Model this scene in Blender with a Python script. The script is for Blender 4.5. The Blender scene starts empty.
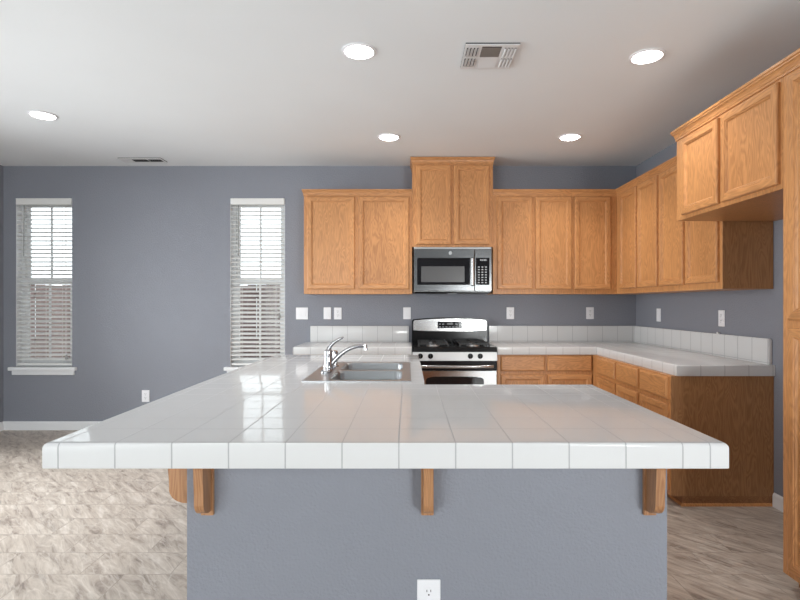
import bpy, bmesh, math, random
from mathutils import Vector, Matrix
random.seed(4)
C = bpy.context.scene.collection
PI = math.pi

# ------------------------------------------------------------------ camera, world, lights, exposure
EYE = 1.308
cam = bpy.data.objects.new('camera', bpy.data.cameras.new('camera'))
C.objects.link(cam)
cam.location = (0, 0, EYE)
cam.rotation_euler = (PI/2, 0, 0)
cam.data.sensor_width = 36
cam.data.lens = 36*524/800
cam.data.shift_x = -8/800
cam.data.shift_y = 4/800
cam.data.clip_start = .02
bpy.context.scene.camera = cam

scn = bpy.context.scene
scn.view_settings.view_transform = 'Standard'
scn.view_settings.look = 'None'
scn.view_settings.gamma = 1
scn.view_settings.use_curve_mapping = False
scn.view_settings.exposure = 0.42

w = bpy.data.worlds.new('world'); scn.world = w; w.use_nodes = True
w.node_tree.nodes['Background'].inputs[0].default_value = (.90, .95, 1, 1)
w.node_tree.nodes['Background'].inputs[1].default_value = 2.0

def area(name, loc, rot, sx, sy, power, col=(1, 1, 1)):
    l = bpy.data.lights.new(name, 'AREA'); l.shape = 'RECTANGLE'; l.size = sx; l.size_y = sy
    l.energy = power; l.color = col
    o = bpy.data.objects.new(name, l); C.objects.link(o); o.location = loc; o.rotation_euler = rot
    return o
# added daylight fill through invented openings in left wall and behind camera
l = area('fill_light_left', (-4.45, 3.0, 1.25), (0, -PI*.40, 0), 2.2, 2.8, 74, (.99, .985, 1)); l.data.spread = PI*.72
area('fill_light_rear_left', (-2.2, -2.0, 1.30), (PI/2, 0, 0), 2.6, 2.2, 48, (.995, .985, 1)).data.spread = PI*.85
area('fill_light_rear_right', (1.75, -2.0, 1.05), (PI/2, 0, 0), .95, .95, 106, (.995, .985, 1))

# ------------------------------------------------------------------ materials
def new_mat(name):
    m = bpy.data.materials.new(name); m.use_nodes = True
    nt = m.node_tree
    return m, nt, nt.nodes['Principled BSDF']
def N(nt, t, **kw):
    n = nt.nodes.new(t)
    for k, v in kw.items(): setattr(n, k, v)
    return n
def L(nt, a, b): nt.links.new(a, b)
def math_n(nt, op, a, b=None, c=None):
    n = N(nt, 'ShaderNodeMath', operation=op)
    for i, v in enumerate((a, b, c)):
        if v is None: continue
        if isinstance(v, (int, float)): n.inputs[i].default_value = v
        else: L(nt, v, n.inputs[i])
    return n.outputs[0]
def plain(name, col, rough=.5, metal=0, emit=0, spec=None):
    m, nt, b = new_mat(name)
    b.inputs['Base Color'].default_value = (*col, 1)
    b.inputs['Roughness'].default_value = rough
    b.inputs['Metallic'].default_value = metal
    if spec is not None: b.inputs['Specular IOR Level'].default_value = spec
    if emit:
        b.inputs['Emission Color'].default_value = (1, .98, .94, 1)
        b.inputs['Emission Strength'].default_value = emit
    # faint unevenness so that nothing is perfectly flat
    nz = N(nt, 'ShaderNodeTexNoise'); nz.inputs['Scale'].default_value = 60
    bp = N(nt, 'ShaderNodeBump'); bp.inputs['Strength'].default_value = .02; bp.inputs['Distance'].default_value = .002
    L(nt, nz.outputs['Fac'], bp.inputs['Height']); L(nt, bp.outputs[0], b.inputs['Normal'])
    return m
def painted(name, col, bump=.25, scale=75, rough=.6, dist=.004):
    m, nt, b = new_mat(name)
    tc = N(nt, 'ShaderNodeTexCoord')
    nz = N(nt, 'ShaderNodeTexNoise'); nz.inputs['Scale'].default_value = scale; nz.inputs['Detail'].default_value = 3
    L(nt, tc.outputs['Object'], nz.inputs['Vector'])
    bp = N(nt, 'ShaderNodeBump'); bp.inputs['Strength'].default_value = bump; bp.inputs['Distance'].default_value = dist
    L(nt, nz.outputs['Fac'], bp.inputs['Height']); L(nt, bp.outputs[0], b.inputs['Normal'])
    n2 = N(nt, 'ShaderNodeTexNoise'); n2.inputs['Scale'].default_value = 1.3
    L(nt, tc.outputs['Object'], n2.inputs['Vector'])
    mx = N(nt, 'ShaderNodeMix', data_type='RGBA')
    mx.inputs[6].default_value = (*[c*.96 for c in col], 1); mx.inputs[7].default_value = (*[c*1.04 for c in col], 1)
    L(nt, n2.outputs['Fac'], mx.inputs[0]); L(nt, mx.outputs[2], b.inputs['Base Color'])
    b.inputs['Roughness'].default_value = rough
    return m
def oak(name, axis, dark=(.34, .142, .048), light=(.60, .285, .108), rough=.36):
    m, nt, b = new_mat(name)
    tc = N(nt, 'ShaderNodeTexCoord'); oi = N(nt, 'ShaderNodeObjectInfo')
    add = N(nt, 'ShaderNodeVectorMath', operation='ADD')
    mp = N(nt, 'ShaderNodeVectorMath', operation='SCALE'); mp.inputs[3].default_value = 7.0
    L(nt, oi.outputs['Location'], mp.inputs[0])
    L(nt, tc.outputs['Object'], add.inputs[0]); L(nt, mp.outputs[0], add.inputs[1])
    sc = [1, 1, 1]; sc['xyz'.index(axis)] = .16
    m1 = N(nt, 'ShaderNodeMapping'); m1.inputs['Scale'].default_value = sc
    L(nt, add.outputs[0], m1.inputs['Vector'])
    n1 = N(nt, 'ShaderNodeTexNoise'); n1.inputs['Scale'].default_value = 13; n1.inputs['Detail'].default_value = 2; n1.inputs['Distortion'].default_value = .6
    L(nt, m1.outputs[0], n1.inputs['Vector'])
    ring = math_n(nt, 'MULTIPLY', n1.outputs['Fac'], 95.0)
    ring = math_n(nt, 'SINE', ring)
    ring = math_n(nt, 'MULTIPLY_ADD', ring, .5, .5)
    sc2 = [220, 220, 220]; sc2['xyz'.index(axis)] = 9
    m2 = N(nt, 'ShaderNodeMapping'); m2.inputs['Scale'].default_value = sc2
    L(nt, add.outputs[0], m2.inputs['Vector'])
    n2 = N(nt, 'ShaderNodeTexNoise'); n2.inputs['Scale'].default_value = 1; n2.inputs['Detail'].default_value = 3
    L(nt, m2.outputs[0], n2.inputs['Vector'])
    n3 = N(nt, 'ShaderNodeTexNoise'); n3.inputs['Scale'].default_value = 2.2
    L(nt, m1.outputs[0], n3.inputs['Vector'])
    f = math_n(nt, 'MULTIPLY', ring, .27)
    f = math_n(nt, 'MULTIPLY_ADD', n2.outputs['Fac'], .5, f)
    f = math_n(nt, 'MULTIPLY_ADD', n3.outputs['Fac'], .6, f)
    cr = N(nt, 'ShaderNodeValToRGB')
    cr.color_ramp.elements[0].position = .30; cr.color_ramp.elements[0].color = (*dark, 1)
    cr.color_ramp.elements[1].position = .85; cr.color_ramp.elements[1].color = (*light, 1)
    L(nt, f, cr.inputs[0]); L(nt, cr.outputs[0], b.inputs['Base Color'])
    bp = N(nt, 'ShaderNodeBump'); bp.inputs['Strength'].default_value = .12; bp.inputs['Distance'].default_value = .001
    L(nt, f, bp.inputs['Height']); L(nt, bp.outputs[0], b.inputs['Normal'])
    b.inputs['Roughness'].default_value = rough
    return m
def tile(name, x0, px, y0, py, extra_x=(), z0=.914, pz=10):
    """white glazed tile; grout lines along x0+k*px and y0+k*py (object space), seams run down the vertical faces too"""
    m, nt, b = new_mat(name)
    tc = N(nt, 'ShaderNodeTexCoord'); ge = N(nt, 'ShaderNodeNewGeometry')
    s = N(nt, 'ShaderNodeSeparateXYZ'); L(nt, tc.outputs['Object'], s.inputs[0])
    sn = N(nt, 'ShaderNodeSeparateXYZ'); L(nt, ge.outputs['True Normal'], sn.inputs[0])
    g = .0017
    def line(co, o, p, g=g):
        t = math_n(nt, 'SUBTRACT', co, o)
        t = math_n(nt, 'DIVIDE', t, p)
        t = math_n(nt, 'ADD', t, .5)
        t = math_n(nt, 'FRACT', t)
        t = math_n(nt, 'SUBTRACT', t, .5)
        t = math_n(nt, 'ABSOLUTE', t)
        t = math_n(nt, 'MULTIPLY', t, p)
        mr = N(nt, 'ShaderNodeMapRange', interpolation_type='SMOOTHSTEP')
        mr.inputs[1].default_value = g*.6; mr.inputs[2].default_value = g*1.6
        mr.inputs[3].default_value = 1; mr.inputs[4].default_value = 0
        L(nt, t, mr.inputs[0]); return mr.outputs[0]
    fx = line(s.outputs[0], x0, px)
    for e in extra_x: fx = math_n(nt, 'MAXIMUM', fx, line(s.outputs[0], e, 50))
    fy = line(s.outputs[1], y0, py, .0026)
    fz = line(s.outputs[2], z0, pz)
    wx = math_n(nt, 'LESS_THAN', math_n(nt, 'ABSOLUTE', sn.outputs[0]), .8)
    wy = math_n(nt, 'LESS_THAN', math_n(nt, 'ABSOLUTE', sn.outputs[1]), .8)
    wz = math_n(nt, 'LESS_THAN', math_n(nt, 'ABSOLUTE', sn.outputs[2]), .8)
    f = math_n(nt, 'MAXIMUM', math_n(nt, 'MULTIPLY', fx, wx), math_n(nt, 'MULTIPLY', fy, wy))
    if pz < 5: f = math_n(nt, 'MAXIMUM', f, math_n(nt, 'MULTIPLY', fz, wz))
    mx = N(nt, 'ShaderNodeMix', data_type='RGBA')
    mx.inputs[6].default_value = (.67, .672, .675, 1); mx.inputs[7].default_value = (.42, .42, .43, 1)
    L(nt, f, mx.inputs[0]); L(nt, mx.outputs[2], b.inputs['Base Color'])
    r = math_n(nt, 'MULTIPLY_ADD', f, .6, .07); L(nt, r, b.inputs['Roughness'])
    nz = N(nt, 'ShaderNodeTexNoise'); nz.inputs['Scale'].default_value = 7; L(nt, tc.outputs['Object'], nz.inputs['Vector'])
    h = math_n(nt, 'SUBTRACT', math_n(nt, 'MULTIPLY', nz.outputs['Fac'], .25), f)
    bp = N(nt, 'ShaderNodeBump'); bp.inputs['Strength'].default_value = .5; bp.inputs['Distance'].default_value = .0012
    L(nt, h, bp.inputs['Height']); L(nt, bp.outputs[0], b.inputs['Normal'])
    b.inputs['Specular IOR Level'].default_value = .17
    return m
def floor_mat():
    m, nt, b = new_mat('stone_look_vinyl')
    tc = N(nt, 'ShaderNodeTexCoord')
    br = N(nt, 'ShaderNodeTexBrick'); br.offset = .5
    br.inputs['Scale'].default_value = 1
    br.inputs['Brick Width'].default_value = .44; br.inputs['Row Height'].default_value = .2205
    br.inputs['Mortar Size'].default_value = .0028; br.inputs['Mortar Smooth'].default_value = .3
    br.inputs['Color1'].default_value = (0, 0, 0, 1); br.inputs['Color2'].default_value = (1, 1, 1, 1)
    br.inputs['Mortar'].default_value = (.5, .5, .5, 1)
    mp0 = N(nt, 'ShaderNodeMapping'); mp0.inputs['Location'].default_value = (.05, .11, 0)
    L(nt, tc.outputs['Object'], mp0.inputs['Vector']); L(nt, mp0.outputs[0], br.inputs['Vector'])
    # every tile gets its own piece of veining
    off = N(nt, 'ShaderNodeVectorMath', operation='SCALE'); off.inputs[3].default_value = 7
    L(nt, br.outputs['Color'], off.inputs[0])
    add = N(nt, 'ShaderNodeVectorMath', operation='ADD'); L(nt, tc.outputs['Object'], add.inputs[0]); L(nt, off.outputs[0], add.inputs[1])
    mr0 = N(nt, 'ShaderNodeMapping'); mr0.inputs['Rotation'].default_value = (0, 0, R(47)); L(nt, add.outputs[0], mr0.inputs['Vector'])
    mp = N(nt, 'ShaderNodeMapping'); mp.inputs['Scale'].default_value = (1.3, 6.5, 1)
    L(nt, mr0.outputs[0], mp.inputs['Vector'])
    n1 = N(nt, 'ShaderNodeTexNoise'); n1.inputs['Scale'].default_value = 2.6; n1.inputs['Detail'].default_value = 8
    n1.inputs['Roughness'].default_value = .7; n1.inputs['Distortion'].default_value = .7
    L(nt, mp.outputs[0], n1.inputs['Vector'])
    cr = N(nt, 'ShaderNodeValToRGB'); e = cr.color_ramp.elements
    e[0].position = .33; e[0].color = (.21, .165, .140, 1)
    e[1].position = .75; e[1].color = (.68, .62, .565, 1)
    k = e.new(.46); k.color = (.40, .34, .29, 1)
    k = e.new(.57); k.color = (.50, .435, .375, 1)
    L(nt, n1.outputs['Fac'], cr.inputs[0])
    # thin pale veins
    n2 = N(nt, 'ShaderNodeTexNoise'); n2.inputs['Scale'].default_value = 2.4; n2.inputs['Detail'].default_value = 7; n2.inputs['Distortion'].default_value = .5
    L(nt, mp.outputs[0], n2.inputs['Vector'])
    v = math_n(nt, 'ABSOLUTE', math_n(nt, 'SUBTRACT', n2.outputs['Fac'], .5))
    mr = N(nt, 'ShaderNodeMapRange'); mr.inputs[1].default_value = 0; mr.inputs[2].default_value = .03; mr.inputs[3].default_value = .34; mr.inputs[4].default_value = 0
    L(nt, v, mr.inputs[0])
    mx = N(nt, 'ShaderNodeMix', data_type='RGBA'); mx.inputs[7].default_value = (.68, .63, .57, 1)
    L(nt, mr.outputs[0], mx.inputs[0]); L(nt, cr.outputs[0], mx.inputs[6])
    m2 = N(nt, 'ShaderNodeMix', data_type='RGBA'); m2.inputs[7].default_value = (.20, .165, .135, 1)
    L(nt, math_n(nt, 'MULTIPLY', br.outputs['Fac'], .4), m2.inputs[0]); L(nt, mx.outputs[2], m2.inputs[6])
    L(nt, m2.outputs[2], b.inputs['Base Color'])
    b.inputs['Roughness'].default_value = .42
    h = math_n(nt, 'SUBTRACT', math_n(nt, 'MULTIPLY', n1.outputs['Fac'], .5), br.outputs['Fac'])
    bp = N(nt, 'ShaderNodeBump'); bp.inputs['Strength'].default_value = .35; bp.inputs['Distance'].default_value = .002
    L(nt, h, bp.inputs['Height']); L(nt, bp.outputs[0], b.inputs['Normal'])
    return m
def R(a): return math.radians(a)
def glass_mat():
    m = bpy.data.materials.new('window_glass'); m.use_nodes = True; nt = m.node_tree; nt.nodes.clear()
    o = N(nt, 'ShaderNodeOutputMaterial'); t = N(nt, 'ShaderNodeBsdfTransparent'); g = N(nt, 'ShaderNodeBsdfGlossy')
    g.inputs['Roughness'].default_value = .02; t.inputs[0].default_value = (.95, .97, .96, 1)
    x = N(nt, 'ShaderNodeMixShader'); fr = N(nt, 'ShaderNodeFresnel'); fr.inputs[0].default_value = 1.3
    L(nt, fr.outputs[0], x.inputs[0]); L(nt, t.outputs[0], x.inputs[1]); L(nt, g.outputs[0], x.inputs[2]); L(nt, x.outputs[0], o.inputs[0])
    return m
def brushed(name, col, rough=.28):
    m, nt, b = new_mat(name)
    b.inputs['Base Color'].default_value = (*col, 1); b.inputs['Metallic'].default_value = 1
    tc = N(nt, 'ShaderNodeTexCoord'); mp = N(nt, 'ShaderNodeMapping'); mp.inputs['Scale'].default_value = (3, 300, 300)
    nz = N(nt, 'ShaderNodeTexNoise'); nz.inputs['Scale'].default_value = 1
    L(nt, tc.outputs['Object'], mp.inputs[0]); L(nt, mp.outputs[0], nz.inputs['Vector'])
    L(nt, math_n(nt, 'MULTIPLY_ADD', nz.outputs['Fac'], .15, rough - .07), b.inputs['Roughness'])
    return m

M = {}
M['wall'] = painted('blue_grey_wall_paint', (.236, .247, .286), .6, 95, .6, .006)
M['ceiling'] = painted('white_ceiling_paint', (.77, .79, .81), .15, 60, .8)
M['trim'] = plain('white_trim_paint', (.78, .79, .81), .4)
M['oak'] = oak('oak_vertical', 'z')
M['oak_x'] = oak('oak_along_width', 'x')
M['oak_panel'] = oak('oak_end_panel_dark', 'z', (.22, .098, .036), (.40, .20, .083), .42)  # darker tone of the cabinet oak for the end panels
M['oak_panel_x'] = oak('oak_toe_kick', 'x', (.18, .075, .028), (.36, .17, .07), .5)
M['floor'] = floor_mat()
M['oak_corbel'] = oak('oak_corbel', 'z', (.26, .115, .048), (.46, .235, .11))
M['tile_island'] = tile('white_tile_island', .780, .1612, 1.497, .1575, (.858,))
M['tile_back'] = tile('white_tile_worktop', 1.731, .155, 4.805, .155)
M['tile_back_left'] = tile('white_tile_left_worktop', .035, .155, 4.805, .155)
M['tile_splash'] = tile('white_tile_backsplash', 1.7, .155, 4.805, .155, (), .925, 3)
M['steel'] = brushed('brushed_stainless', (.52, .52, .52), .2)
M['steel_panel'] = brushed('satin_stainless', (.66, .66, .66), .45)
M['steel_mw'] = brushed('microwave_stainless', (.19, .195, .20), .22)
M['steel_dark'] = brushed('dark_stainless', (.42, .43, .44), .3)
M['sink'] = brushed('sink_stainless', (.43, .45, .47), .32)
M['chrome'] = plain('polished_chrome', (.52, .52, .54), .12, 1)
M['black'] = plain('black_enamel', (.010, .010, .011), .16, 0, 0, .22)
M['black_glass'] = plain('black_glass', (.012, .012, .014), .06)
M['mw_window'] = plain('microwave_mesh_window', (.085, .085, .088), .25)
M['iron'] = plain('cast_iron', (.022, .022, .023), .45)
M['burner'] = plain('burner_metal', (.55, .55, .56), .3, 1)
M['print'] = plain('pale_print', (.42, .44, .46), .4)
M['plate'] = plain('white_plastic', (.82, .82, .85), .35)
M['socket_dark'] = plain('socket_slot', (.03, .03, .03), .6)
M['blind'] = plain('white_blind_slat', (.82, .82, .81), .45)
def blind_mat():
    m = bpy.data.materials.new('white_blind_slat'); m.use_nodes = True; nt = m.node_tree; nt.nodes.clear()
    o = N(nt, 'ShaderNodeOutputMaterial'); d = N(nt, 'ShaderNodeBsdfDiffuse'); t = N(nt, 'ShaderNodeBsdfTranslucent'); x = N(nt, 'ShaderNodeMixShader')
    nz = N(nt, 'ShaderNodeTexNoise'); nz.inputs['Scale'].default_value = 3
    d.inputs[0].default_value = (.84, .84, .83, 1); t.inputs[0].default_value = (.84, .84, .82, 1)
    L(nt, math_n(nt, 'MULTIPLY_ADD', nz.outputs['Fac'], .06, .05), x.inputs[0]); L(nt, d.outputs[0], x.inputs[1]); L(nt, t.outputs[0], x.inputs[2]); L(nt, x.outputs[0], o.inputs[0])
    return m
M['blind'] = blind_mat()
M['vinyl'] = plain('white_window_frame', (.74, .75, .76), .35)
M['vent'] = plain('white_vent_enamel', (.70, .70, .71), .4)
M['vent_dark'] = plain('vent_duct_dark', (.03, .03, .033), .8)
M['bulb'] = plain('lit_lens', (.9, .9, .9), .5, 0, 14)
M['glass'] = glass_mat()
M['wand'] = plain('clear_wand', (.28, .28, .27), .3)

# ------------------------------------------------------------------ mesh helpers
class MB:
    def __init__(s): s.bm = bmesh.new(); s.mats = []
    def mi(s, m):
        if m not in s.mats: s.mats.append(m)
        return s.mats.index(m)
    def box(s, x0, y0, z0, x1, y1, z1, m, bev=0, seg=2):
        v = [s.bm.verts.new((x, y, z)) for x in (x0, x1) for y in (y0, y1) for z in (z0, z1)]
        q = [(0, 1, 3, 2), (4, 6, 7, 5), (0, 4, 5, 1), (2, 3, 7, 6), (0, 2, 6, 4), (1, 5, 7, 3)]
        fs = [s.bm.faces.new([v[i] for i in f]) for f in q]
        i = s.mi(m)
        for f in fs: f.material_index = i
        if bev:
            es = list({e for f in fs for e in f.edges})
            r = bmesh.ops.bevel(s.bm, geom=es, offset=bev, segments=seg, affect='EDGES', profile=.5)
            for f in r['faces']: f.material_index = i
        return s
    def rings(s, pts, m, cap0=True, cap1=True, closed=False, mfun=None):
        """skin a list of rings (each a list of points)"""
        i = s.mi(m); V = [[s.bm.verts.new(p) for p in r] for r in pts]; n = len(pts[0])
        rng = range(len(V)) if closed else range(len(V)-1)
        for a in rng:
            b = (a+1) % len(V)
            for k in range(n):
                k2 = (k+1) % n
                f = s.bm.faces.new((V[a][k], V[a][k2], V[b][k2], V[b][k]))
                f.material_index = mfun(a, k) if mfun else i
        if cap0 and not closed:
            f = s.bm.faces.new(V[0][::-1]); f.material_index = i
        if cap1 and not closed:
            f = s.bm.faces.new(V[-1]); f.material_index = i
        return s
    def tube(s, pts, rad, m, n=12, cap=True):
        pts = [Vector(p) for p in pts]
        if isinstance(rad, (int, float)): rad = [rad]*len(pts)
        out = []; up = None
        for i, p in enumerate(pts):
            d = (pts[min(i+1, len(pts)-1)] - pts[max(i-1, 0)]).normalized()
            if up is None:
                up = Vector((0, 0, 1)) if abs(d.z) < .9 else Vector((1, 0, 0))
            a = d.cross(up).normalized(); up = a.cross(d).normalized()
            out.append([p + (a*math.cos(t) + up*math.sin(t))*rad[i] for t in [2*PI*k/n for k in range(n)]])
        return s.rings(out, m, cap, cap)
    def lathe(s, c, prof, m, n=24, axis='z'):
        """prof: list of (radius, height) ; axis direction z or y (towards -y)"""
        out = []
        for r, h in prof:
            ring = []
            for k in range(n):
                t = 2*PI*k/n
                if axis == 'z': ring.append((c[0]+r*math.cos(t), c[1]+r*math.sin(t), c[2]+h))
                else: ring.append((c[0]+r*math.cos(t), c[1]-h, c[2]+r*math.sin(t)))
            out.append(ring)
        return s.rings(out, m)
    def prism(s, poly, a0, a1, m, plane='yz', bev=0):
        """poly in the given plane extruded along the remaining axis"""
        def P(u, v, a):
            return {'yz': (a, u, v), 'xz': (u, a, v), 'xy': (u, v, a)}[plane]
        r0 = [P(u, v, a0) for u, v in poly]; r1 = [P(u, v, a1) for u, v in poly]
        nf = len(s.bm.faces)
        s.rings([r0, r1], m)
        return s
    def build(s, name, parent=None, smooth=False, angle=35):
        bmesh.ops.recalc_face_normals(s.bm, faces=s.bm.faces)
        me = bpy.data.meshes.new(name)
        s.bm.to_mesh(me); s.bm.free()
        for m in s.mats: me.materials.append(M[m] if isinstance(m, str) else m)
        o = bpy.data.objects.new(name, me); C.objects.link(o)
        if parent is not None: o.parent = parent
        if smooth:
            for p in me.polygons: p.use_smooth = True
            me.set_sharp_from_angle(angle=R(angle))
        return o
def tag(o, label=None, cat=None, group=None, kind=None):
    if label: o['label'] = label
    if cat: o['category'] = cat
    if group: o['group'] = group
    if kind: o['kind'] = kind
    return o
def thing(name, label, cat, loc=(0, 0, 0), rz=0, group=None):
    o = bpy.data.objects.new(name, None); C.objects.link(o); o.empty_display_size = .1
    o.location = loc; o.rotation_euler = (0, 0, rz)
    return tag(o, label, cat, group)
def copy_tree(o, parent=None):
    c = o.copy(); C.objects.link(c); c.parent = parent
    for ch in [k for k in bpy.data.objects if k.parent == o and k is not c]: copy_tree(ch, c)
    return c
def structure(mb, name, **k):
    o = mb.build(name, **k); o['kind'] = 'structure'; return o
def cells(mb, us, vs, inside, t0, t1, mat, plane):
    """slab made of the cells of a grid for which inside(u, v); closed shell, plane xy / xz / yz, from t0 to t1"""
    bm = mb.bm; cache = {}
    def P(i, j, t):
        k = (i, j, t)
        if k not in cache:
            u, v = us[i], vs[j]
            cache[k] = bm.verts.new({'yz': (t, u, v), 'xz': (u, t, v), 'xy': (u, v, t)}[plane])
        return cache[k]
    fill = {(i, j): inside((us[i]+us[i+1])/2, (vs[j]+vs[j+1])/2) for i in range(len(us)-1) for j in range(len(vs)-1)}
    mi = mb.mi(mat)
    def F(vs_):
        f = bm.faces.new(vs_); f.material_index = mi; return f
    for (i, j), ok in fill.items():
        if not ok: continue
        F([P(i, j, t1), P(i+1, j, t1), P(i+1, j+1, t1), P(i, j+1, t1)])
        F([P(i, j, t0), P(i, j+1, t0), P(i+1, j+1, t0), P(i+1, j, t0)])
        for di, dj, a, b in ((0, -1, (i, j), (i+1, j)), (1, 0, (i+1, j), (i+1, j+1)), (0, 1, (i+1, j+1), (i, j+1)), (-1, 0, (i, j+1), (i, j))):
            if not fill.get((i+di, j+dj)):
                F([P(*a, t0), P(*b, t0), P(*b, t1), P(*a, t1)])
    return mb

# ------------------------------------------------------------------ the room
XL, XR, YB, YF, ZC = -4.20, 2.366, 5.44, -1.7, 2.740
W1 = (-4.07, -3.487); W2 = (-1.845, -1.277); WZ = (.644, 2.405)

mb = MB(); mb.box(XL-.14, YF-.14, -.06, XR+.14, YB+.14, 0, 'floor'); structure(mb, 'floor')
mb = MB(); mb.box(XL-.14, YF-.14, ZC, XR+.14, YB+.14, ZC+.06, 'ceiling'); structure(mb, 'ceiling')
mb = MB()
cells(mb, [XL-.14, W1[0], W1[1], W2[0], W2[1], XR+.14], [0, WZ[0], WZ[1], ZC],
      lambda u, v: not (WZ[0] < v < WZ[1] and (W1[0] < u < W1[1] or W2[0] < u < W2[1])), YB, YB+.14, 'wall', 'xz')
structure(mb, 'wall_back')
DL = (1.6, 4.4)
mb = MB(); cells(mb, [YF, DL[0], DL[1], YB], [0, 2.35, ZC], lambda u, v: not (DL[0] < u < DL[1] and v < 2.35), XL-.14, XL, 'wall', 'yz')
structure(mb, 'wall_left')
mb = MB(); mb.box(XR, YF, 0, XR+.14, YB, ZC, 'wall'); structure(mb, 'wall_right')
DR = (-3.6, -.8); WR = (1.25, 2.25)
mb = MB(); cells(mb, [XL-.14, DR[0], DR[1], WR[0], WR[1], XR+.14], [0, .58, 1.53, 2.35, ZC],
      lambda u, v: not ((DR[0] < u < DR[1] and v < 2.35) or (WR[0] < u < WR[1] and .58 < v < 1.53)), YF-.14, YF, 'wall', 'xz')
structure(mb, 'wall_rear')

def baseboard(name, pts_from, pts_to, normal):
    # profile swept along a straight run
    a = Vector(pts_from); b = Vector(pts_to); n = Vector(normal)
    prof = [(0, 0), (.013, 0), (.013, .070), (.010, .082), (.004, .090), (0, .090)]
    mb = MB(); mb.rings([[a + n*u + Vector((0, 0, v)) for u, v in prof], [b + n*u + Vector((0, 0, v)) for u, v in prof]], 'trim')
    return structure(mb, name)
baseboard('baseboard_back', (XL, YB, 0), (-1.01, YB, 0), (0, -1, 0))
baseboard('baseboard_left', (XL, DL[1]+.07, 0), (XL, YB-.013, 0), (1, 0, 0))
baseboard('baseboard_right', (XR, 2.43, 0), (XR, 3.383, 0), (-1, 0, 0))
baseboard('baseboard_left', (XL, YF, 0), (XL, DL[0]-.07, 0), (1, 0, 0))
baseboard('baseboard_right', (XR, YF, 0), (XR, 1.80, 0), (-1, 0, 0))

# invented glazed openings, unseen, to admit fill light: patio door, rear door, rear window
def glazed(name, fixed, a, z, axis, n=2):
    root = bpy.data.objects.new(name, None); C.objects.link(root); root['kind'] = 'structure'
    def bx(m_, u0, v0, u1, v1, t0, t1, m):
        if axis == 'x': m_.box(fixed+t0, u0, v0, fixed+t1, u1, v1, m)
        else: m_.box(u0, fixed+t0, v0, u1, fixed+t1, v1, m)
    f = MB(); g = MB()
    bx(f, a[0], z[0], a[0]+.06, z[1], -.10, -.03, 'vinyl'); bx(f, a[1]-.06, z[0], a[1], z[1], -.10, -.03, 'vinyl')
    bx(f, a[0]+.06, z[1]-.06, a[1]-.06, z[1], -.10, -.03, 'vinyl'); bx(f, a[0]+.06, z[0], a[1]-.06, z[0]+.06, -.10, -.03, 'vinyl')
    for k in range(1, n):
        u = a[0] + (a[1]-a[0])*k/n; bx(f, u-.04, z[0]+.06, u+.04, z[1]-.06, -.095, -.035, 'vinyl')
    bx(g, a[0]+.05, z[0]+.05, a[1]-.05, z[1]-.05, -.068, -.063, 'glass')
    f.build('door_frame' if 'door' in name else 'window_frame', root); g.build('pane', root)
glazed('door_1', XL, DL, (0, 2.35), 'x')
glazed('door_2', YF, DR, (0, 2.35), 'y')
glazed('added_window_3', YF, WR, (.58, 1.53), 'y')

# windows of the back wall
def window(name, x0, x1):
    root = bpy.data.objects.new(name, None); C.objects.link(root); root['kind'] = 'structure'
    root.location = ((x0+x1)/2, YB, WZ[0]); h = (x1-x0)/2; H = WZ[1]-WZ[0]
    f = MB()      # outer vinyl frame
    for (a, b, c, d) in ((-h, 0, -h+.035, H), (h-.035, 0, h, H), (-h+.035, H-.035, h-.035, H), (-h+.035, 0, h-.035, .035)):
        f.box(a, .075, b, c, .135, d, 'vinyl', .003)
    for a, c in ((-h+.0005, -h+.0030), (h-.0030, h-.0005)): f.box(a, .001, .013, c, .0745, H-.001, 'trim')
    f.box(-h+.003, .001, H-.0030, h-.003, .0745, H-.0005, 'trim')
    f.build('window_frame', root)
    zm = .89
    for nm, z0, z1, y0 in (('upper_sash', zm-.02, H-.035, .108), ('lower_sash', .035, zm+.03, .080)):
        s = MB(); a = h-.035
        s.box(-a, y0, z0, -a+.035, y0+.025, z1, 'vinyl', .002); s.box(a-.035, y0, z0, a, y0+.025, z1, 'vinyl', .002)
        s.box(-a+.035, y0, z0, a-.035, y0+.025, z0+.04, 'vinyl', .002); s.box(-a+.035, y0, z1-.04, a-.035, y0+.025, z1, 'vinyl', .002)
        s.box(-.009, y0+.006, z0+.04, .009, y0+.02, z1-.04, 'vinyl')
        if nm == 'lower_sash':
            zz = (z0+z1)/2; s.box(-a+.035, y0+.007, zz-.009, a-.035, y0+.019, zz+.009, 'vinyl')
        so = s.build(nm, root)
        g = MB(); g.box(-a+.03, y0+.011, z0+.035, a-.03, y0+.015, z1-.035, 'glass'); g.build('pane', so)
    s = MB(); s.box(-h+.001, .001, -.0, h-.001, .075, .012, 'trim'); s.box(-h-.055, -.045, -.024, h+.055, -.0005, .012, 'trim', .005)
    s.box(-h-.03, -.022, -.07, h+.03, -.0005, -.024, 'trim', .004)
    s.build('window_sill', root)
    return root
window('window_1', *W1); window('window_2', *W2)

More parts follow.
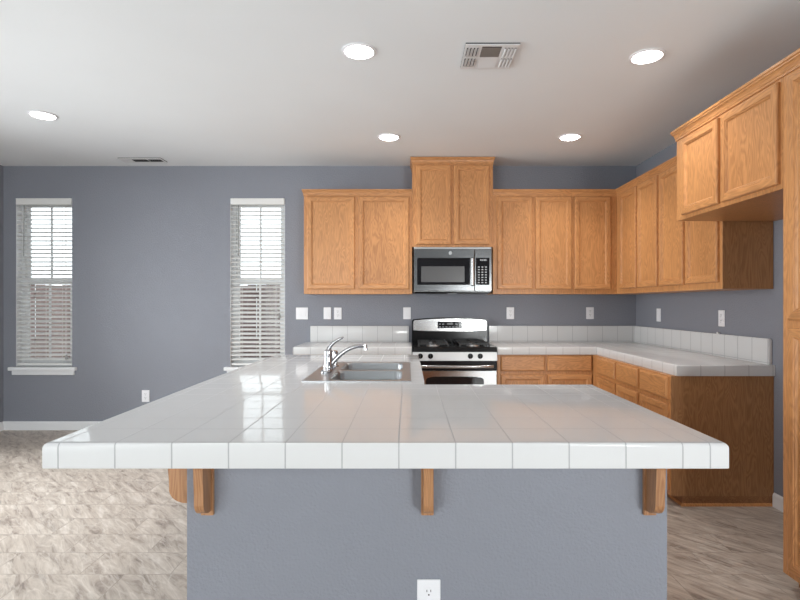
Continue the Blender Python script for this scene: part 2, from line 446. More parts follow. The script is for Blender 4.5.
def blind(x0, x1, label, droop):
    b = thing('window_blind', label, 'window blind', ((x0+x1)/2, YB, WZ[0]), 0, 'white slatted blinds of the back wall')
    h = (x1-x0)/2 - .004; H = WZ[1]-WZ[0]
    v = MB(); v.box(-h+.004, -.014, H-.066, h-.002, .058, H-.001, 'blind', .004)
    v.box(-h+.006, -.018, H-.014, h-.004, -.012, H-.003, 'blind', .001); v.build('headrail', b)
    s = MB(); n = 37; pitch = (H-.066-.07)/n; mi = s.mi('blind')
    for k in range(n):
        z = H-.066-.02-k*pitch
        ta = R(22 + random.uniform(-1.5, 1.5))
        dz = math.sin(ta)*.0245; dy = math.cos(ta)*.0245; hh = h-.006
        def ring(x):
            top = [(x, .028-dy, z-dz), (x, .028-.3*dy, z-.3*dz+.0026), (x, .028+.3*dy, z+.3*dz+.0026), (x, .028+dy, z+dz)]
            return top + [(p[0], p[1], p[2]-.0032) for p in top[::-1]]
        s.rings([ring(-hh), ring(hh)], 'blind')
    s.build('slats', b)
    r = MB(); r.box(-h+.006, .005, .027, h-.006, .052, .048, 'blind', .004); r.build('bottom_rail', b)
    l = MB()
    for x in (-h*.62, 0.02, h*.66):
        for y in (.0025, .0535): l.box(x-.0012, y-.0006, .045, x+.0012, y+.0006, H-.06, 'blind')
    l.build('ladder_cord', b)
    wnd = MB(); wnd.tube([(-h+.085, -.006, H-.075), (-h+.084, -.008, H-.35), (-h+.083, -.008, H-.60)], .0035, 'wand', 6); wnd.build('tilt_wand', b)
    t = MB(); t.tube([(h-.055, -.006, H-.07), (h-.052, -.006, droop+.02)], .0012, 'blind', 6)
    t.lathe((h-.052, -.006, droop-.03), [(.004, .05), (.011, .03), (.013, .0), (.006, -.002)], 'wand', 10); t.build('lift_cord', b)
blind(*W1, 'white slatted blind in the far left window near the left wall corner', .12)
blind(*W2, 'white slatted blind in the window between the bare wall and the oak cabinets', .55)

# outdoors
mb = MB(); mb.box(-16, YB+.14, -.35, 12, 22, -.30, plain('gravel_yard', (.32, .30, .27), .9)); structure(mb, 'ground')
fm = oak('weathered_fence_wood', 'z', (.07, .043, .040), (.20, .135, .125), .8); M['fence'] = fm
fe = thing('yard_fence', 'reddish-brown board fence seen through the blinds outside', 'fence', (-3, 8.0, -.30))
p = MB(); x = -7.0
while x < 7.5:
    wd = random.uniform(.13, .15); dy = random.choice((0, .018)); p.box(x, dy, .03, x+wd-.006, dy+.018, 1.90+random.uniform(-.01, .01), 'fence'); x += wd
p.build('board_panel', fe)
for z in (.3, 1.0, 1.7):
    p = MB(); p.box(-7, .037, z, 7.5, .075, z+.09, 'fence'); p.build('rail', fe)
for k in range(7):
    p = MB(); p.box(-6.9+k*2.35, .076, 0, -6.8+k*2.35, .17, 1.95, 'fence'); p.build('post', fe)

# ------------------------------------------------------------------ island base wall
IZ = .839
mb = MB()
ys = [1.77, 1.88, 4.02]; xs = [-.7465, -.636, .875]
cells(mb, xs, ys, lambda u, v: v < 1.88 or u < -.636, 0, IZ, 'wall', 'xy')
structure(mb, 'wall_island')

# ------------------------------------------------------------------ cabinets
def door_mesh(w_, h_, t=.021, fr=.052, flat=False):
    """framed door/drawer front, lower left at the origin, front face at y=-t"""
    mb = MB(); iv, ih = mb.mi('oak'), mb.mi('oak_x')
    if flat: prof = [(0, 0), (0, -t*.55), (.004, -t*.8), (.011, -t), ]
    else: prof = [(0, 0), (0, -t*.6), (.003, -t*.9), (.008, -t), (fr-.012, -t), (fr-.010, -t+.004), (fr-.005, -t+.0045), (fr, -t+.0115), (fr+.003, -t+.0125)]
    rs = []
    for d, y in prof: rs.append([(d, y, d), (w_-d, y, d), (w_-d, y, h_-d), (d, y, h_-d)])
    hz = w_ > h_*1.1
    mb.rings(rs, 'oak', True, True, mfun=lambda a, k: ih if (k in (0, 2)) else iv)
    if hz: mb.bm.faces.ensure_lookup_table(); mb.bm.faces[-1].material_index = ih
    return mb
def sweep(path, prof, mb, mat):
    """path: plan points (x,y); prof: (outward offset, z). outward = right-hand side of travel"""
    pts = [Vector(p) for p in path]; rs = []
    for i, p in enumerate(pts):
        d0 = (p - pts[i-1]).normalized() if i else (pts[1]-p).normalized()
        d1 = (pts[i+1]-p).normalized() if i < len(pts)-1 else d0
        n0 = Vector((d0.y, -d0.x)); n1 = Vector((d1.y, -d1.x)); n = (n0+n1); n = n/(n.dot(n0)) if n.length > 1e-6 else n0
        rs.append([(p.x+n.x*u, p.y+n.y*u, z) for u, z in prof])
    return mb.rings(rs, mat)
CROWN = [(0, -.002), (.014, -.002), (.014, .009), (.020, .013), (.023, .024), (.036, .036), (.050, .040), (.050, .048), (.062, .051), (.062, .064), (0, .064)]
def cabinet(name, label, loc, rz, w_, d_, z0, z1, doors=(), drawers=(), crown=None, group=None, toe=None, toe_path=None, end=None, cat='cabinet', shelf=None):
    """local frame: x along the width, front at y=0 facing -y, back at y=d_"""
    t = thing(name, label, cat, loc, rz, group)
    b = MB(); e = end or ()
    b.box(0, .0, z0, w_, d_, z1, 'oak', .0015, 1)
    b.build('body', t)
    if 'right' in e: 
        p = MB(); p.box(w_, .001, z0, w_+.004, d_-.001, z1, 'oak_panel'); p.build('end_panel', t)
    for (x0, a0, x1, a1) in doors:
        o = door_mesh(x1-x0, a1-a0).build('door', t); o.location = (x0, 0, a0)
    for (x0, a0, x1, a1) in drawers:
        o = door_mesh(x1-x0, a1-a0, flat=True).build('drawer', t); o.location = (x0, 0, a0)
    if crown:
        c = MB(); sweep(crown, [(u*(.45 if d_ > .5 else .30), z1-.012+v) for u, v in CROWN], c, 'oak_x'); c.build('crown_moulding', t)
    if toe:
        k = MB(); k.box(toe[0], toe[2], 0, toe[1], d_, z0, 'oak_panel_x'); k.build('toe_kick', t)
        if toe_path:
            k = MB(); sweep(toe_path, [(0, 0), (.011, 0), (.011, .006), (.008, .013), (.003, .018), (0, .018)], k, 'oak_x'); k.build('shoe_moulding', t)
    return t
UF = YB-.33           # face of the uppers on the back wall
UZ0, UZ1 = 1.406, 2.372
dz0, dz1 = 1.452, 2.352
# back wall uppers (world x -> local)
x0 = -1.015
cabinet('wall_cabinet', 'oak two-door wall cabinet to the left of the microwave, nearest the window', (x0, UF, 0), 0, 1.055, .33, UZ0, UZ1,
        [(.033, dz0, .497, dz1), (.535, dz0, 1.025, dz1)], crown=[(0, .328), (0, 0), (1.055, 0)])
x0 = .041
cabinet('wall_cabinet', 'tall oak two-door wall cabinet directly above the microwave, reaching the ceiling', (x0, UF-.012, 0), 0, .785, .342, 1.862, 2.683,
        [(.037, 1.885, .378, 2.655), (.406, 1.885, .748, 2.655)], crown=[(0, .340), (0, 0), (.785, 0), (.785, .340)])
x0 = .828
cabinet('wall_cabinet', 'oak two-door wall cabinet immediately right of the microwave on the back wall', (x0, UF, 0), 0, .772, .33, UZ0, UZ1,
        [(.040, dz0, .386, dz1), (.411, dz0, .764, dz1)], crown=[(0, 0), (.772, 0)])
x0 = 1.601
cabinet('wall_cabinet', 'oak one-door wall cabinet on the back wall, touching the inside corner', (x0, UF, 0), 0, .434, .33, UZ0, UZ1,
        [(.019, dz0, .372, dz1)], crown=[(0, 0), (.434, 0)])
# right wall uppers: local x runs towards the camera
RX = 2.036
def on_right(xf, yfar): return (xf, yfar, 0), -PI/2
loc, rz = on_right(RX, YB-.002)
cabinet('wall_cabinet', 'oak two-door wall cabinet on the right wall, the pair next to the inside corner', loc, rz, 1.198, XR-RX-.002, UZ0, UZ1,
        [(.430, dz0, .788, dz1), (.820, dz0, 1.183, dz1)], crown=[(.329, 0), (1.198, 0)])
loc, rz = on_right(RX, YB-.002-1.199)
cabinet('wall_cabinet', 'oak wall cabinet on the right wall with dark end panel facing the refrigerator gap', loc, rz, .845, XR-RX-.002, UZ0, UZ1,
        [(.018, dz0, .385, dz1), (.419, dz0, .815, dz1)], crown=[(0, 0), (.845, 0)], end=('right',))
# over the refrigerator gap and pantry
FX = 1.735
loc, rz = on_right(FX, 3.383)
cabinet('wall_cabinet', 'deep oak two-door cabinet hung high over the empty refrigerator gap', loc, rz, .958, XR-FX-.002, 1.842, UZ1,
        [(.088, 1.866, .472, 2.342), (.503, 1.866, .943, 2.342)], crown=[(0, .62), (0, 0), (.958, 0)])
loc, rz = on_right(FX, 2.424)
cabinet('pantry_cabinet', 'floor-to-top oak pantry cabinet at the right edge of the photo', loc, rz, .62, XR-FX-.002, .068, UZ1,
        [(.05, 1.235, .575, 2.342), (.05, .10, .575, 1.20)], crown=[(0, 0), (.62, 0), (.62, .62)], toe=(.004, .616, .07), cat='cabinet')

# base cabinets, back wall (face y=4.83)
BF = 4.83; BZ = .842; TZ = .066
cabinet('base_cabinet', 'oak base cabinet under the short tiled worktop left of the range', (-1.03, BF, 0), 0, 1.055, YB-BF-.002, TZ, BZ,
        [(.03, .10, .51, .660), (.545, .10, 1.025, .660)], [(.03, .690, .51, .825), (.545, .690, 1.025, .825)], toe=(0.004, 1.051, .075))
x0 = .822
cabinet('base_cabinet', 'oak base cabinet with two drawers right of the range, under the back wall worktop', (x0, BF, 0), 0, .877, YB-BF-.002, TZ, BZ,
        [(.031, .10, .437, .660), (.459, .10, .868, .660)], [(.031, .690, .437, .832), (.459, .690, .868, .832)], toe=(0.004, .873, .075))
BX = 1.70
def base_right(yfar, wid, d0, d1, label, end=False, first=False):
    loc, rz = on_right(BX, yfar)
    e = wid
    cabinet('base_cabinet', label, loc, rz, wid, XR-BX-.002, TZ, BZ, [(d0, .10, d1, .660)], [(d0, .690, d1, .832)],
            toe=(.002, wid-(.004 if end else .002), .078), toe_path=([(0.46 if first else 0, .078), (wid-.004, .078)] + ([(wid-.004, .66)] if end else [])), end=('right',) if end else None)
base_right(YB-.001, 1.184, .769, 1.169, 'oak base cabinet with one drawer in the inside corner of the right wall run', first=True)
base_right(4.254, .43, .014, .404, 'oak base cabinet with one drawer, middle one of the right wall run')
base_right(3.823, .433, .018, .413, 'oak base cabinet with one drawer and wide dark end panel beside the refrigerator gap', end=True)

# island cabinets (behind the pony wall): doors face the cooking side
IC = thing('island_cabinet', 'oak island cabinet run facing the range, behind the short right part of the island', 'cabinet', (.874, 2.50, 0), PI)
b = MB(); b.box(0, 0, TZ, .79, .619, .838, 'oak', .0015, 1); b.build('body', IC)
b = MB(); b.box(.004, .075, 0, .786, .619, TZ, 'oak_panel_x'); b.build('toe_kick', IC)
for k in range(2):
    o = door_mesh(.365, .56).build('door', IC); o.location = (.02+k*.385, 0, .10)
    o = door_mesh(.365, .14, flat=True).build('drawer', IC); o.location = (.02+k*.385, 0, .685)
IC = thing('island_cabinet', 'oak sink cabinet run facing the refrigerator side under the long island arm', 'cabinet', (.055, 2.512, 0), PI/2)
b = MB()
# open-topped carcass so that the bowls hang inside
b.box(0, 0, TZ, 1.50, .02, .838, 'oak'); b.box(0, .67, TZ, 1.50, .689, .838, 'oak'); b.box(0, .02, TZ, .02, .67, .838, 'oak')
b.box(1.48, .02, TZ, 1.50, .67, .838, 'oak'); b.box(.02, .02, TZ, 1.48, .67, TZ+.02, 'oak'); b.build('body', IC)
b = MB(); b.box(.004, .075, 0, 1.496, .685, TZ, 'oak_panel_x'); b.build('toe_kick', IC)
for k in range(4):
    o = door_mesh(.345, .56).build('door', IC); o.location = (.02+k*.37, 0, .10)
    o = door_mesh(.345, .14, flat=True).build('drawer', IC); o.location = (.02+k*.37, 0, .685)

# ------------------------------------------------------------------ worktops
def worktop(name, label, xs, ys, inside, z0, z1, mat, on_outer, rad=.016, rb=.004):
    mb = MB(); cells(mb, xs, ys, inside, z0, z1, mat, 'xy')
    bm = mb.bm
    def sel(z):
        out = []
        for e in bm.edges:
            a, b = e.verts
            if abs(a.co.z-z) < 1e-5 and abs(b.co.z-z) < 1e-5 and len(e.link_faces) == 2:
                ns = [f for f in e.link_faces if abs(f.calc_center_median().z-z) > 1e-4]
                if len(ns) == 1 and on_outer((a.co+b.co)/2): out.append(e)
        return out
    vert = [e for e in bm.edges if abs(e.verts[0].co.z-e.verts[1].co.z) > .01 and len(e.link_faces) == 2
            and abs(e.calc_face_angle(0)) > 1 and on_outer((e.verts[0].co+e.verts[1].co)/2)]
    bmesh.ops.bevel(bm, geom=sel(z1)+vert, offset=rad, segments=5, affect='EDGES', profile=.5)
    bmesh.ops.bevel(bm, geom=sel(z0), offset=rb, segments=2, affect='EDGES', profile=.5)
    o = mb.build(name, smooth=True, angle=25)
    return tag(o, label, 'countertop')
SX = (-.515, -.008); SY = (2.665, 3.48)
worktop('island_countertop', 'large white glazed-tile island worktop with thick rounded edge and sink cutout',
        [-1.038, -.515, -.008, .083, .911], [1.487, 2.58, SY[0], SY[1], 4.07],
        lambda u, v: not ((u > .083 and v > 2.58) or (SX[0] < u < SX[1] and SY[0] < v < SY[1])), IZ+.0005, .914, 'tile_island',
        lambda c: not (SX[0]-.01 < c.x < SX[1]+.01 and SY[0]-.01 < c.y < SY[1]+.01))
worktop('countertop', 'short white tiled worktop to the left of the range below three wall plates', [-1.055, .034], [4.805, YB-.001],
        lambda u, v: True, .8425, .914, 'tile_back_left', lambda c: c.y < YB-.01 and c.x < .03, .010)
worktop('countertop', 'L-shaped white tiled worktop running from the range around the right corner', [.821, 1.731, XR-.001], [3.375, 4.805, YB-.001],
        lambda u, v: u > 1.731 or v > 4.805, .8425, .914, 'tile_back', lambda c: not (c.y > YB-.01 or c.x > XR-.01 or c.x < .83), .010)
mb = MB(); mb.box(-1.01, YB-.026, .9142, .008, YB-.0005, 1.082, 'tile_splash', .006, 3)
tag(mb.build('backsplash', smooth=True), 'single row of white backsplash tiles left of the range', 'backsplash')
mb = MB(); cells(mb, [.838, XR-.026, XR-.0005], [3.40, YB-.026, YB-.0005], lambda u, v: u > XR-.026 or v > YB-.026, .9142, 1.082, 'tile_splash', 'xy')
bmesh.ops.bevel(mb.bm, geom=[e for e in mb.bm.edges if min(v.co.z for v in e.verts) > 1.08 or all(v.co.y < 3.41 for v in e.verts)], offset=.005, segments=3, affect='EDGES')
tag(mb.build('backsplash', smooth=True), 'low white tile backsplash that turns the right-hand corner', 'backsplash')
mb = MB(); mb.box(XR-.022, 3.965, 1.0825, XR-.004, 3.985, 1.095, 'plate', .003)
tag(mb.build('cable_clip', smooth=True), 'tiny pale plastic clip on top of the right backsplash', 'clip')

# ------------------------------------------------------------------ corbels
def corbel(label, loc, rz):
    """front at -y, attached at y=0, top z=0"""
    t = thing('corbel', label, 'corbel', loc, rz, 'oak corbels under the island overhang')
    b = MB(); H = -.222; P = -.104
    poly = [(-.014, -.0005), (P, -.0005), (P, -.020), (P+.008, -.038), (P+.014, -.065), (P+.016, -.10), (P+.020, -.145)]
    cx, cz, r = P+.020+.048, -.152, .048
    for k in range(1, 8):
        a = PI + k*PI/2/8; poly.append((cx+r*math.cos(a), cz-.02+r*math.sin(a)*1.0))
    poly += [(cx, H), (-.014, H)]
    b.prism(poly, -.015, .015, 'oak_corbel'); o = b.build('bracket', t)
    p = MB(); p.box(-.021, -.014, -.240, .021, -.0005, -.0005, 'oak_corbel', .002); p.build('back_plate', t)
corbel('oak corbel on the island front face at its left corner', (-.674, 1.77, IZ), 0)
corbel('oak corbel on the island front face, the middle one above the outlet', (.065, 1.77, IZ), 0)
corbel('oak corbel on the island front face at its right corner', (.812, 1.77, IZ), 0)
corbel('oak corbel seen side-on, fixed to the left side of the island', (-.7465, 1.835, IZ), -PI/2)
bpy.context.view_layer.update()

# ------------------------------------------------------------------ sink and faucet
sk = thing('kitchen_sink', 'stainless steel double-bowl drop-in sink in the island worktop', 'sink', ((SX[0]+SX[1])/2, (SY[0]+SY[1])/2, .914))
hx, hy = (SX[1]-SX[0])/2+.022, (SY[1]-SY[0])/2+.022
cxs = (-.145, hx-.045); B1 = (-hy+.04, -.018); B2 = (.018, hy-.04)
def rrect(x0, x1, y0, y1, r, z, n=5):
    out = []
    for cx, cy, a0 in ((x1-r, y0+r, -PI/2), (x1-r, y1-r, 0), (x0+r, y1-r, PI/2), (x0+r, y0+r, PI)):
        for k in range(n+1):
            a = a0+k*PI/2/n; out.append((cx+r*math.cos(a), cy+r*math.sin(a), z))
    return out
mb = MB()
cells(mb, [-hx, cxs[0], cxs[1], hx], [-hy, B1[0], B1[1], B2[0], B2[1], hy],
      lambda u, v: not (cxs[0] < u < cxs[1] and (B1[0] < v < B1[1] or B2[0] < v < B2[1])), .0008, .006, 'sink', 'xy')
for e in [e for e in mb.bm.edges if abs(e.verts[0].co.z-e.verts[1].co.z) > .001 and e.calc_face_angle(0) > 1 and abs(e.verts[0].co.x) > hx-.001 and abs(e.verts[0].co.y) > hy-.001]: pass
mb.build('rim', sk, smooth=True)
for (a, b_) in (B1, B2):
    mb = MB(); x0_, x1_ = cxs
    rs = [rrect(x0_-.004, x1_+.004, a-.004, b_+.004, .05, .0068), rrect(x0_+.002, x1_-.002, a+.002, b_-.002, .05, .0062),
          rrect(x0_+.008, x1_-.008, a+.008, b_-.008, .05, -.004), rrect(x0_+.014, x1_-.014, a+.014, b_-.014, .05, -.15),
          rrect(x0_+.03, x1_-.03, a+.03, b_-.03, .045, -.178), rrect(x0_+.06, x1_-.06, a+.06, b_-.06, .03, -.184)]
    mb.rings(rs, 'sink', False, True)
    # square corners of the rim that the round bowl leaves
    for sx in (0, 1):
        for sy in (0, 1):
            cx = (x0_, x1_)[sx]; cy = (a, b_)[sy]
            dx = 1 if sx == 0 else -1; dy = 1 if sy == 0 else -1
            arc = [(cx+dx*(.05-.05*math.sin(t)), cy+dy*(.05-.05*math.cos(t)), .0061) for t in [k*PI/2/5 for k in range(6)]]
            vs_ = [mb.bm.verts.new(p_) for p_ in [(cx-dx*.001, cy-dy*.001, .0061)]+arc]
            mb.bm.faces.new(vs_)
    bo = mb.build('bowl', sk, smooth=True)
    d = MB(); d.lathe(((x0_+x1_)/2, (a+b_)/2, -.1838), [(.044, 0), (.044, .003), (.034, .002), (.030, .0005), (.004, .0015)], 'chrome', 20); d.build('drain', bo)

fa = thing('kitchen_faucet', 'chrome single-lever faucet with curved spout on the left sink deck', 'faucet', (-.463, 3.05, .9202))
m_ = MB(); m_.rings([rrect(-.030, .030, -.12, .12, .028, .0), rrect(-.030, .030, -.12, .12, .028, .008), rrect(-.024, .024, -.114, .114, .022, .014)], 'chrome'); m_.build('deck_plate', fa, smooth=True)
m_ = MB(); m_.lathe((0, 0, .013), [(.030, 0), (.031, .012), (.026, .03), (.023, .07), (.025, .085), (.024, .10), (.014, .112), (.003, .115)], 'chrome', 24); m_.build('faucet_body', fa, smooth=True)
def bez(p, n=18):
    p = [Vector(q) for q in p]; out = []
    for i in range(n+1):
        t = i/n; out.append((1-t)**3*p[0]+3*(1-t)**2*t*p[1]+3*(1-t)*t*t*p[2]+t**3*p[3])
    return out
m_ = MB(); sp = bez([(.012, 0, .030), (.07, 0, .105), (.13, 0, .150), (.215, 0, .142)])
m_.tube(sp, [.0135-.003*i/18 for i in range(19)], 'chrome', 14)
m_.tube([(.213, 0, .150), (.216, 0, .120)], [.012, .0125], 'chrome', 14); m_.build('spout', fa, smooth=True)
m_ = MB(); lv = bez([(-.010, 0, .085), (-.006, 0, .135), (.030, 0, .175), (.088, 0, .192)])
m_.tube(lv, [.015, .0145, .014, .0135, .013, .0125, .012, .0115, .011, .0105, .010, .0095, .009, .0085, .008, .0078, .0076, .0074, .006], 'chrome', 12); m_.build('lever', fa, smooth=True)
# side sprayer stub
sp_ = thing('side_sprayer', 'small chrome side sprayer on the sink deck behind the faucet', 'sprayer', (-.452, 3.255, .9202))
m_ = MB(); m_.lathe((0, 0, 0), [(.024, 0), (.024, .004), (.016, .010), (.013, .03), (.016, .055), (.018, .085), (.013, .098), (.003, .10)], 'chrome', 18); m_.build('spray_head', sp_, smooth=True)

# ------------------------------------------------------------------ range
rg = thing('gas_range', 'stainless and black freestanding gas range between the back worktops', 'range', (.4275, 4.80, 0))
RW = .387
b = MB(); b.box(-RW, .012, .03, RW, .634, .895, 'black', .003); 
for sx in (-1, 1):
    for y in (.06, .58): b.lathe((sx*(RW-.05), y, 0), [(.018, 0), (.018, .031)], 'black', 12)
b.build('oven_body', rg)
b = MB()   # cooktop with sloping front lip
b.prism([(-.012, .872), (.002, .905), (.012, .913), (.60, .913), (.60, .896), (0.0, .866)], -RW+.001, RW-.001, 'black'); b.build('cooktop', rg)
b = MB(); b.prism([(-.020, .790), (-.006, .868), (.0115, .868), (.0115, .790)], -RW, RW, 'steel_panel'); b.build('control_panel', rg)
for x in (-.315, -.222, .142, .232):
    k = MB(); k.lathe((x, -.0125, .832), [(.024, 0), (.024, .006), (.019, .010), (.018, .030), (.015, .033), (.002, .033)], 'black', 20, 'y')
    k.box(x-.004, -.049, .816, x+.004, -.040, .850, 'iron', .001)
    k.build('knob', rg, smooth=True)
dr = MB(); dr.box(-RW+.004, -.022, .235, RW-.004, .0115, .700, 'steel', .004); dro = dr.build('oven_door', rg)
dr = MB(); dr.box(-RW+.004, -.021, .702, RW-.004, .0115, .784, 'black', .003); dr.build('door_top_vent', rg)
wn = MB(); pl = []
for k in range(13):
    a = PI - PI*k/12; pl.append((.265*math.copysign(abs(math.cos(a))**.35, math.cos(a)), .600+.047*abs(math.sin(a))**.6))
pl = [(-.265, .36)] + pl + [(.265, .36)]
wn.prism(pl, -.0245, -.0215, 'black_glass', 'xz'); wn.build('oven_window', dro)
hd = MB(); hp = [(-.345, -.022, .742), (-.34, -.052, .742), (-.30, -.062, .742), (-.15, -.068, .741), (0, -.070, .7405), (.15, -.068, .741), (.30, -.062, .742), (.34, -.052, .742), (.345, -.022, .742)]
hd.tube(hp, .0145, 'steel', 12); hd.build('oven_handle', dro, smooth=True)
b = MB(); b.box(-RW+.004, -.020, .05, RW-.004, .0115, .230, 'steel', .004); b.build('storage_drawer', rg)
# backguard
def arc_top(x, z, d, wdt): return z + d*(1-(x/wdt)**2)
b = MB(); pl = [(-RW, .914), (-RW, 1.135)] + [(-RW*math.cos(PI*k/16)*.985, arc_top(-RW*math.cos(PI*k/16), 1.150, .020, RW)) for k in range(1, 16)] + [(RW, 1.135), (RW, .914)]
b.prism(pl, .575, .625, 'black', 'xz'); b.build('backguard', rg)
b = MB(); pl = [(-RW+.014, 1.040), (-RW+.014, 1.128)] + [(x, arc_top(x, 1.139, .018, RW)) for x in [(-.36+.72*k/14) for k in range(15)]] + [(RW-.014, 1.128), (RW-.014, 1.040)] + [(x, 1.036-.006*(1-(x/RW)**2)) for x in (.25, .12, 0, -.12, -.25)]
b.prism(pl, .560, .576, 'steel', 'xz'); pn = b.build('backguard_trim', rg)
b = MB(); b.box(-.125, .556, 1.060, .125, .5605, 1.128, 'black_glass', .003)
b.build('clock_display', pn)
b = MB()
for i in range(7):
    for j in range(2):
        if 2 <= i <= 4 and j == 1: continue
        b.box(-.112+i*.034, .5550, 1.070+j*.028, -.112+i*.034+.020, .5562, 1.078+j*.028, 'print')
b.box(-.030, .5548, 1.096, .034, .5562, 1.114, 'mw_window'); b.build('button', pn)
for gx in (-.19, .19):      # continuous grates, two burners each
    g = MB()
    for yy in (.06, .30, .54): g.box(gx-.135, yy-.005, .930, gx+.135, yy+.005, .944, 'iron', .002)
    for xx in (gx-.135, gx+.135): g.box(xx-.005, .06, .930, xx+.005, .54, .944, 'iron', .002)
    g.box(gx-.005, .06, .930, gx+.005, .54, .942, 'iron', .002)
    for cy in (.18, .42):
        g.box(gx-.13, cy-.005, .930, gx-.04, cy+.005, .944, 'iron', .002); g.box(gx+.04, cy-.005, .930, gx+.13, cy+.005, .944, 'iron', .002)
    for xx in (gx-.135, gx+.135):
        for yy in (.06, .54): g.box(xx-.007, yy-.007, .9131, xx+.007, yy+.007, .932, 'iron')
    g.build('grate', rg)
    for cy in (.18, .42):
        u = MB(); u.lathe((gx, cy, .9131), [(.062, 0), (.060, .004), (.045, .006), (.043, .012), (.030, .013)], 'burner', 24)
        u.lathe((gx, cy, .9262), [(.034, 0), (.034, .004), (.002, .006)], 'iron', 24); u.build('burner', rg, smooth=True)
bpy.context.view_layer.update()

# ------------------------------------------------------------------ microwave
mw = thing('microwave_oven', 'stainless over-the-range microwave with dark glass door', 'microwave', (.4315, 5.04, 1.430))
HW = .375; MH = .410
b = MB(); b.box(-HW, .022, -.002, HW, .398, MH+.018, 'steel_dark', .003); b.build('body', mw)
b = MB(); b.box(-HW+.01, .030, -.020, HW-.01, .38, -.0025, 'black', .004)
for k in range(2): b.box(-.25+k*.32, .06, -.023, -.06+k*.32, .20, -.0195, 'iron')
b.box(-.04, .05, -.024, .04, .10, -.0195, 'print'); b.build('vent_base', mw)
d = MB(); d.box(-HW, -.002, .004, .207, .021, MH-.002, 'steel_mw', .004); do = d.build('door', mw)
g = MB(); g.box(-HW+.032, -.005, .062, .165, -.0015, MH-.088, 'black_glass', .002); do2 = g.build('door_glass', do)
g = MB(); g.box(-HW+.070, -.0062, .088, .112, -.0045, MH-.170, 'mw_window', .001); g.build('viewing_window', do)
g = MB(); g.rings([rrect(.176, .202, 0, .02, .008, .050), rrect(.176, .202, -.030, -.008, .010, .062), rrect(.176, .202, -.030, -.008, .010, MH-.095), rrect(.176, .202, 0, .02, .008, MH-.083)], 'steel'); g.build('door_handle', do, smooth=True)
g = MB(); g.lathe((-.023, -.002, MH-.042), [(.0175, 0), (.0175, .002), (.014, .0035), (.002, .0035)], 'print', 24, 'y'); g.build('emblem', do, smooth=True)
c = MB(); c.box(.209, -.002, .004, HW, .021, MH-.002, 'steel_mw', .004); co = c.build('control_panel', mw)
g = MB(); g.box(.222, -.0045, .062, HW-.024, -.0015, MH-.088, 'black_glass', .002); g.build('keypad', co)
g = MB(); 
for x, wd in ((.262, .010), (.276, .010), (.290, .004), (.298, .010), (.312, .010)): g.box(x, -.0055, MH-.118, x+wd, -.0044, MH-.102, 'print')
g.build('clock_display', co); g = MB()
for j in range(7):
    for i in range(3):
        g.box(.240+i*.034, -.0055, .078+j*.025, .258+i*.034, -.0044, .089+j*.025, 'print')
g.build('button', co)
bpy.context.view_layer.update()

# ------------------------------------------------------------------ wall plates (local: face towards -y)
def plate(kind, label, loc, rz=0, gangs=1, group=None):
    nm = {'outlet': 'power_outlet', 'switch': 'light_switch'}[kind]
    t = thing(nm, label, 'outlet' if kind == 'outlet' else 'light switch', loc, rz, group)
    hw = .0395 if gangs == 1 else .0625
    b = MB(); b.box(-hw, -.006, -.0615, hw, -.0003, .0615, 'plate', .003); b.build('cover_plate', t)
    if kind == 'outlet':
        for z in (-.0205, .0205):
            s = MB(); s.lathe((0, -.0055, z), [(.0170, 0), (.0168, .003), (.001, .003)], 'plate', 24, 'y')
            for x in (-.0065, .0065): s.box(x-.0012, -.0093, z+.001, x+.0012, -.0084, z+.009, 'socket_dark')
            s.lathe((0, -.0084, z-.008), [(.0028, 0), (.0028, .0009), (.0002, .0009)], 'socket_dark', 12, 'y'); s.build('socket', t)
    else:
        for g_ in range(gangs):
            x = 0 if gangs == 1 else (-.023 if g_ == 0 else .023)
            s = MB(); s.prism([(-.0055, -.033), (-.0110, -.033), (-.0080, 0), (-.0070, .033), (-.0055, .033)], x-.0165, x+.0165, 'plate', 'yz'); s.build('rocker', t)
plate('switch', 'wide two-gang white light switch beside the right window', (-1.100, YB, 1.210), 0, 2)
plate('switch', 'white switch plate above the left backsplash, left one of a close pair', (-.836, YB, 1.212))
plate('outlet', 'white power outlet above the left backsplash, right one of a close pair', (-.728, YB, 1.210))
plate('switch', 'white switch plate on the back wall just left of the range', (-.010, YB, 1.212))
plate('outlet', 'white power outlet on the back wall just right of the range', (1.062, YB, 1.213))
plate('outlet', 'white power outlet on the back wall near the inside corner', (1.888, YB, 1.213))
plate('outlet', 'white power outlet low on the bare wall between the two windows', (-2.722, YB, .353))
plate('switch', 'narrow-looking white switch plate on the right wall near the corner', (XR, 4.94, 1.204), -PI/2)
plate('outlet', 'white power outlet on the right wall above the end of the backsplash', (XR, 3.948, 1.200), -PI/2)
plate('outlet', 'white power outlet on the grey front face of the island', (.070, 1.77, .318))

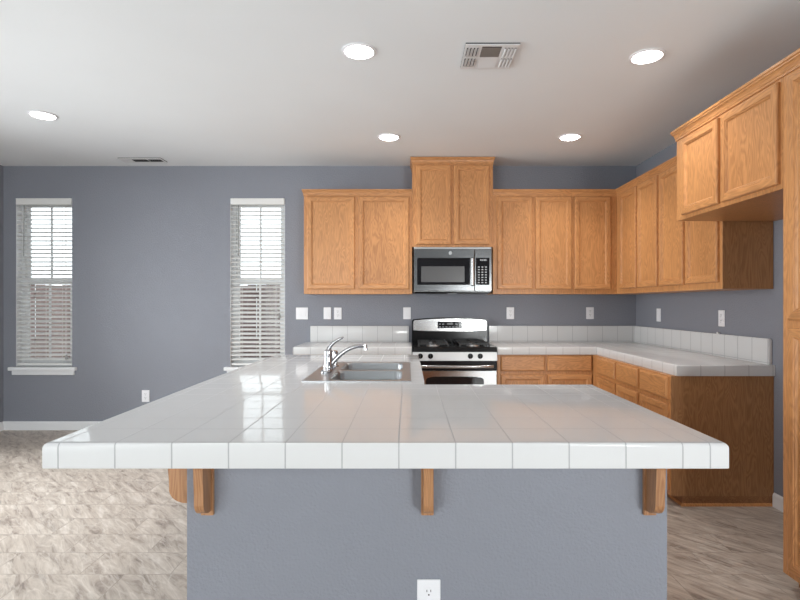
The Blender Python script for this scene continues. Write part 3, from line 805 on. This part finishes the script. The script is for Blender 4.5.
# ------------------------------------------------------------------ ceiling fixtures
cans = [(-.277, 2.966, 'lit round recessed ceiling light above the island, left of the vent'), (1.38, 3.026, 'lit round recessed ceiling light at the right, nearest the oak refrigerator cabinet'),
        (-2.765, 3.97, 'lit round recessed ceiling light at the far left of the ceiling'), (-.163, 4.49, 'small lit recessed ceiling light just left of the tall microwave cabinet'),
        (1.388, 4.49, 'small lit recessed ceiling light above the right back cabinets')]
proto = None
for x, y, lb in cans:
    if proto is None:
        proto = thing('recessed_light', lb, 'ceiling light', (x, y, ZC), 0, 'recessed ceiling lights')
        r_ = MB(); n = 32
        def circ(r, z): return [(r*math.cos(2*PI*k/n), r*math.sin(2*PI*k/n), z) for k in range(n)]
        r_.rings([circ(.080, -.0005), circ(.098, -.0005), circ(.098, -.004), (circ(.090, -.009)), circ(.084, -.009), circ(.080, -.006)], 'plate', closed=True)
        r_.build('trim_ring', proto, smooth=True)
        r_ = MB(); r_.rings([circ(.0795, -.0005), circ(.0795, -.006), circ(.068, -.012), circ(.03, -.016), circ(.004, -.017)], 'bulb'); r_.build('lens', proto, smooth=True)
        o = proto
    else:
        o = copy_tree(proto); o.location = (x, y, ZC); o['label'] = lb
    sl = bpy.data.lights.new('can_lamp', 'SPOT'); sl.energy = 24; sl.spot_size = R(120); sl.spot_blend = .7; sl.shadow_soft_size = .06; sl.color = (1, .975, .94)
    so = bpy.data.objects.new('can_lamp', sl); C.objects.link(so); so.location = (x, y, ZC-.03)
bpy.context.view_layer.update()

vt = thing('ceiling_vent', 'square white multi-direction air vent in the ceiling above the island', 'vent', (.466, 3.02, ZC))
# plate with slots (u=x, v=y), near edge at -y
S = .150
slots = []
for side in (-1, 1):
    for row in (0, 1):
        for k in range(4):
            xa = side*(.070 + k*.019); y0_, y1_ = ((-.115, -.012), (.012, .115))[row]
            slots.append((min(xa, xa+side*.011), y0_, max(xa, xa+side*.011), y1_))
slots.append((-.055, -.128, .055, -.006))
xs = sorted({-S, S} | {s_[0] for s_ in slots} | {s_[2] for s_ in slots}); ys = sorted({-S, S} | {s_[1] for s_ in slots} | {s_[3] for s_ in slots})
mb = MB(); cells(mb, xs, ys, lambda u, v: not any(a < u < c and b_ < v < d_ for a, b_, c, d_ in slots), -.012, -.007, 'vent', 'xy'); mb.build('face_plate', vt)
mb = MB(); mb.box(-S, -S, -.0069, S, S, -.0005, 'vent_dark'); mb.build('duct_backing', vt)
mb = MB()
for k in range(5):
    y = -.110+k*.022; mb.prism([(y, -.008), (y+.012, -.014), (y+.013, -.0125), (y+.002, -.0072)], -.053, .053, 'vent_dark' if False else 'steel_dark', 'yz')
mb.build('centre_louver', vt)
for side in (-1, 1):
    mb = MB()
    for y0_, y1_ in ((-.113, -.014), (.014, .113)):
        for k in range(4):
            xa = side*(.070+k*.019)+side*.001
            mb.prism([(xa, -.0122), (xa+side*.006, -.020), (xa+side*.0075, -.020), (xa+side*.0015, -.0118)], y0_, y1_, 'vent', 'xz')
    mb.build('side_louver', vt)
mb = MB(); mb.prism([(.016, -.0121), (.118, -.0121), (.125, -.020), (.119, -.020)], -.053, .053, 'vent', 'yz'); mb.build('deflector', vt)

v2 = thing('ceiling_vent', 'narrow dark-slotted air vent in the ceiling close to the left back wall', 'vent', (-2.622, 5.20, ZC))
slots = [(-.105, -.045, .045, .045), (.060, -.045, .185, .045), (-.20, -.045, -.125, -.030)]
xs = sorted({-.22, .20} | {s_[0] for s_ in slots} | {s_[2] for s_ in slots}); ys = sorted({-.075, .075} | {s_[1] for s_ in slots} | {s_[3] for s_ in slots})
mb = MB(); cells(mb, xs, ys, lambda u, v: not any(a < u < c and b_ < v < d_ for a, b_, c, d_ in slots), -.010, -.006, 'vent', 'xy'); mb.build('face_plate', v2)
mb = MB(); mb.box(-.22, -.075, -.0059, .20, .075, -.0005, 'vent_dark'); mb.build('duct_backing', v2)
mb = MB()
for k in range(3):
    y = -.038+k*.028; mb.prism([(y, -.007), (y+.010, -.013), (y+.0115, -.012), (y+.002, -.0065)], -.10, .18, 'iron', 'yz')
mb.build('louver', v2)
